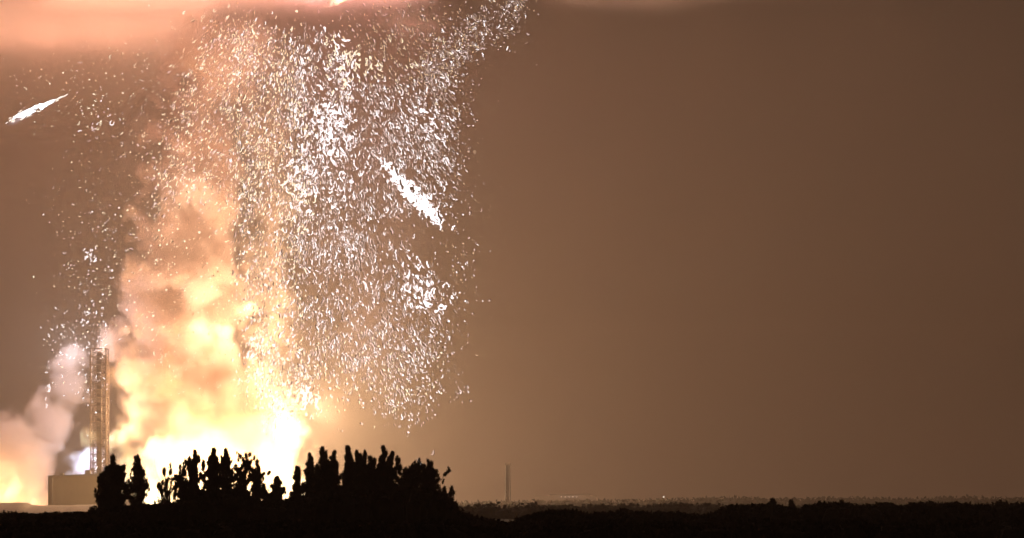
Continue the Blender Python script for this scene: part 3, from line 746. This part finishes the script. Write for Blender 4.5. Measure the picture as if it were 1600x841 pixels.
me = bpy.data.meshes.new('spark_shower'); me.from_pydata(np.concatenate(V).tolist(), [], Fc); me.polygons.foreach_set('material_index', MI); me.update()
tag(link('spark_shower', me, M_em), 'vast shower of small burning sparks falling round the smoke column', 'sparks', kind='stuff')
print('fragments', len(FR))

# falling fireball with a tail, upper left
def meteor():
    d = 1950; k = d/F; r = empty('falling_fireball', P(50, 173, d)); tag(r, 'blue white streaking fragment with tapering tail at upper left', 'burning debris')
    M_b = glow('ember_blue_white', (0.86, 0.93, 1.0), 5.0)
    ax = Vector((88, 0, 38)).normalized()
    rn = random.Random(5)
    def rag(t0, t1, w, n, off):
        pts = []; rs = []
        for i in range(n):
            t = t0+(t1-t0)*i/(n-1); p = ax*t*k; p = Vector((p.x, 0, p.z))+Vector((rn.gauss(0, .5), rn.gauss(0, .6), rn.gauss(0, .6)+off))*k
            pts.append(p); rs.append(max(.15, w*k*(math.sin(math.pi*(i+.6)/(n+.2))**.6)*rn.uniform(.75, 1.2)))
        return pts, rs
    M_t = glow('ember_tail', (1.0, 0.86, 0.74), 2.0)
    for i in range(34):
        t = rn.uniform(-26, 34); w = 4.6*(1-((t-0)/40)**2)**.7*(1.0 if t < 15 else .7)
        l = rn.uniform(7, 16); m = MB(); p, q = rag(t-l/2, t+l/2, rn.uniform(1.1, 2.3), 6, rn.uniform(-w, w)*.8); m.tube(p, q, 6); m.build('shard', M_b, r, True)
    m = MB(); p, q = rag(28, 60, 1.3, 8, 1.0); m.tube(p, q, 6); m.build('tail', M_t, r, True)
    for t, o_, w, l in ((-34, -1, 1.5, 9), (-29, 2.5, 1.3, 8), (-32, -4, 1.2, 7), (-16, -6, 1.0, 9), (-5, -7, .9, 8), (12, -6, .8, 8), (-20, 7, .8, 6), (5, 6, .8, 7), (-38, 3, 1.0, 5), (43, -2, .8, 6), (50, 2, .8, 5), (-43, -2, .8, 4)):
        m = MB(); p, q = rag(t-l/2, t+l/2, w, 5, o_); m.tube(p, q, 6); m.build('ember', M_t, r, True)
meteor()
tag(plume('falling_fireball_glow', [(197, 12, 7), (188, 26, 10), (176, 50, 10), (165, 72, 7), (150, 101, 3)], 1955, 0.05, (0.6, 0.6, 0.65), [(0, .9), (.5, .9), (1, .6)], BLUE,  # halo painted as emissive gas to soften the fragment's outline
    nscale=0.06, warp=2, carve=1.0, edge=1.5, seed=8, flame_contrast=0.3, step=0.7, pad=1.3, densprof=[(0, .3), (.2, 1), (.7, .7), (1, .1)]),
    'soft blue white glow wrapped round the streaking fragment at upper left', 'glow')
tag(plume('burning_streak_glow', [(356, 694, 7), (338, 676, 13), (312, 654, 15), (286, 630, 12), (258, 603, 6)], 1990, 0.022, (0.7, 0.68, 0.72), [(0, .9), (.5, .9), (1, .6)], BLUE,  # emissive volume added as a painted halo along the streak
    nscale=0.06, warp=3, carve=1.4, edge=1.5, seed=9, flame_contrast=0.6, step=0.7, pad=1.3, densprof=[(0, .4), (.2, 1), (.7, .8), (1, .1)]),
    'soft white glow along the slanting bright streak in the right shower', 'glow')
tag(plume('darkening_veil', [(640, 600, 60), (560, 590, 110), (450, 580, 125), (330, 580, 135), (200, 580, 130), (100, 570, 110), (40, 540, 80)], 1985, 0.0034, (0.30, 0.25, 0.27), None, None,  # absorbing volume added to darken the background among the sparks
    nscale=0.02, warp=12, carve=1.5, edge=2.0, seed=11, step=2.0, densprof=[(0, 0), (0.15, 1), (.8, 1), (1, 0)], detail=2.0),
    'added dark grey soot veil among the white sparks right of the column', 'smoke')
tag(plume('rocket_exhaust_flame', [(14, 500, 7), (8, 514, 12), (2, 530, 17), (-6, 545, 20), (-16, 560, 18)], 2040, 0.12, (0.7, 0.6, 0.55),
      [(0, 0.8), (0.5, 1), (1, 1)], [(0.0, (0.5, 0.15, 0.15)), (0.4, (1.0, 0.40, 0.35)), (0.8, (1.0, 0.75, 0.5)), (1.0, (1, 0.9, 0.65))], nscale=0.06, warp=2.5, carve=1.0, edge=1.6, seed=7, flame_contrast=0.4, step=0.6,
      densprof=[(0, .3), (.3, 1), (1, 1)]),
    'slanting white exhaust flame cut by the top edge of the view', 'flame')
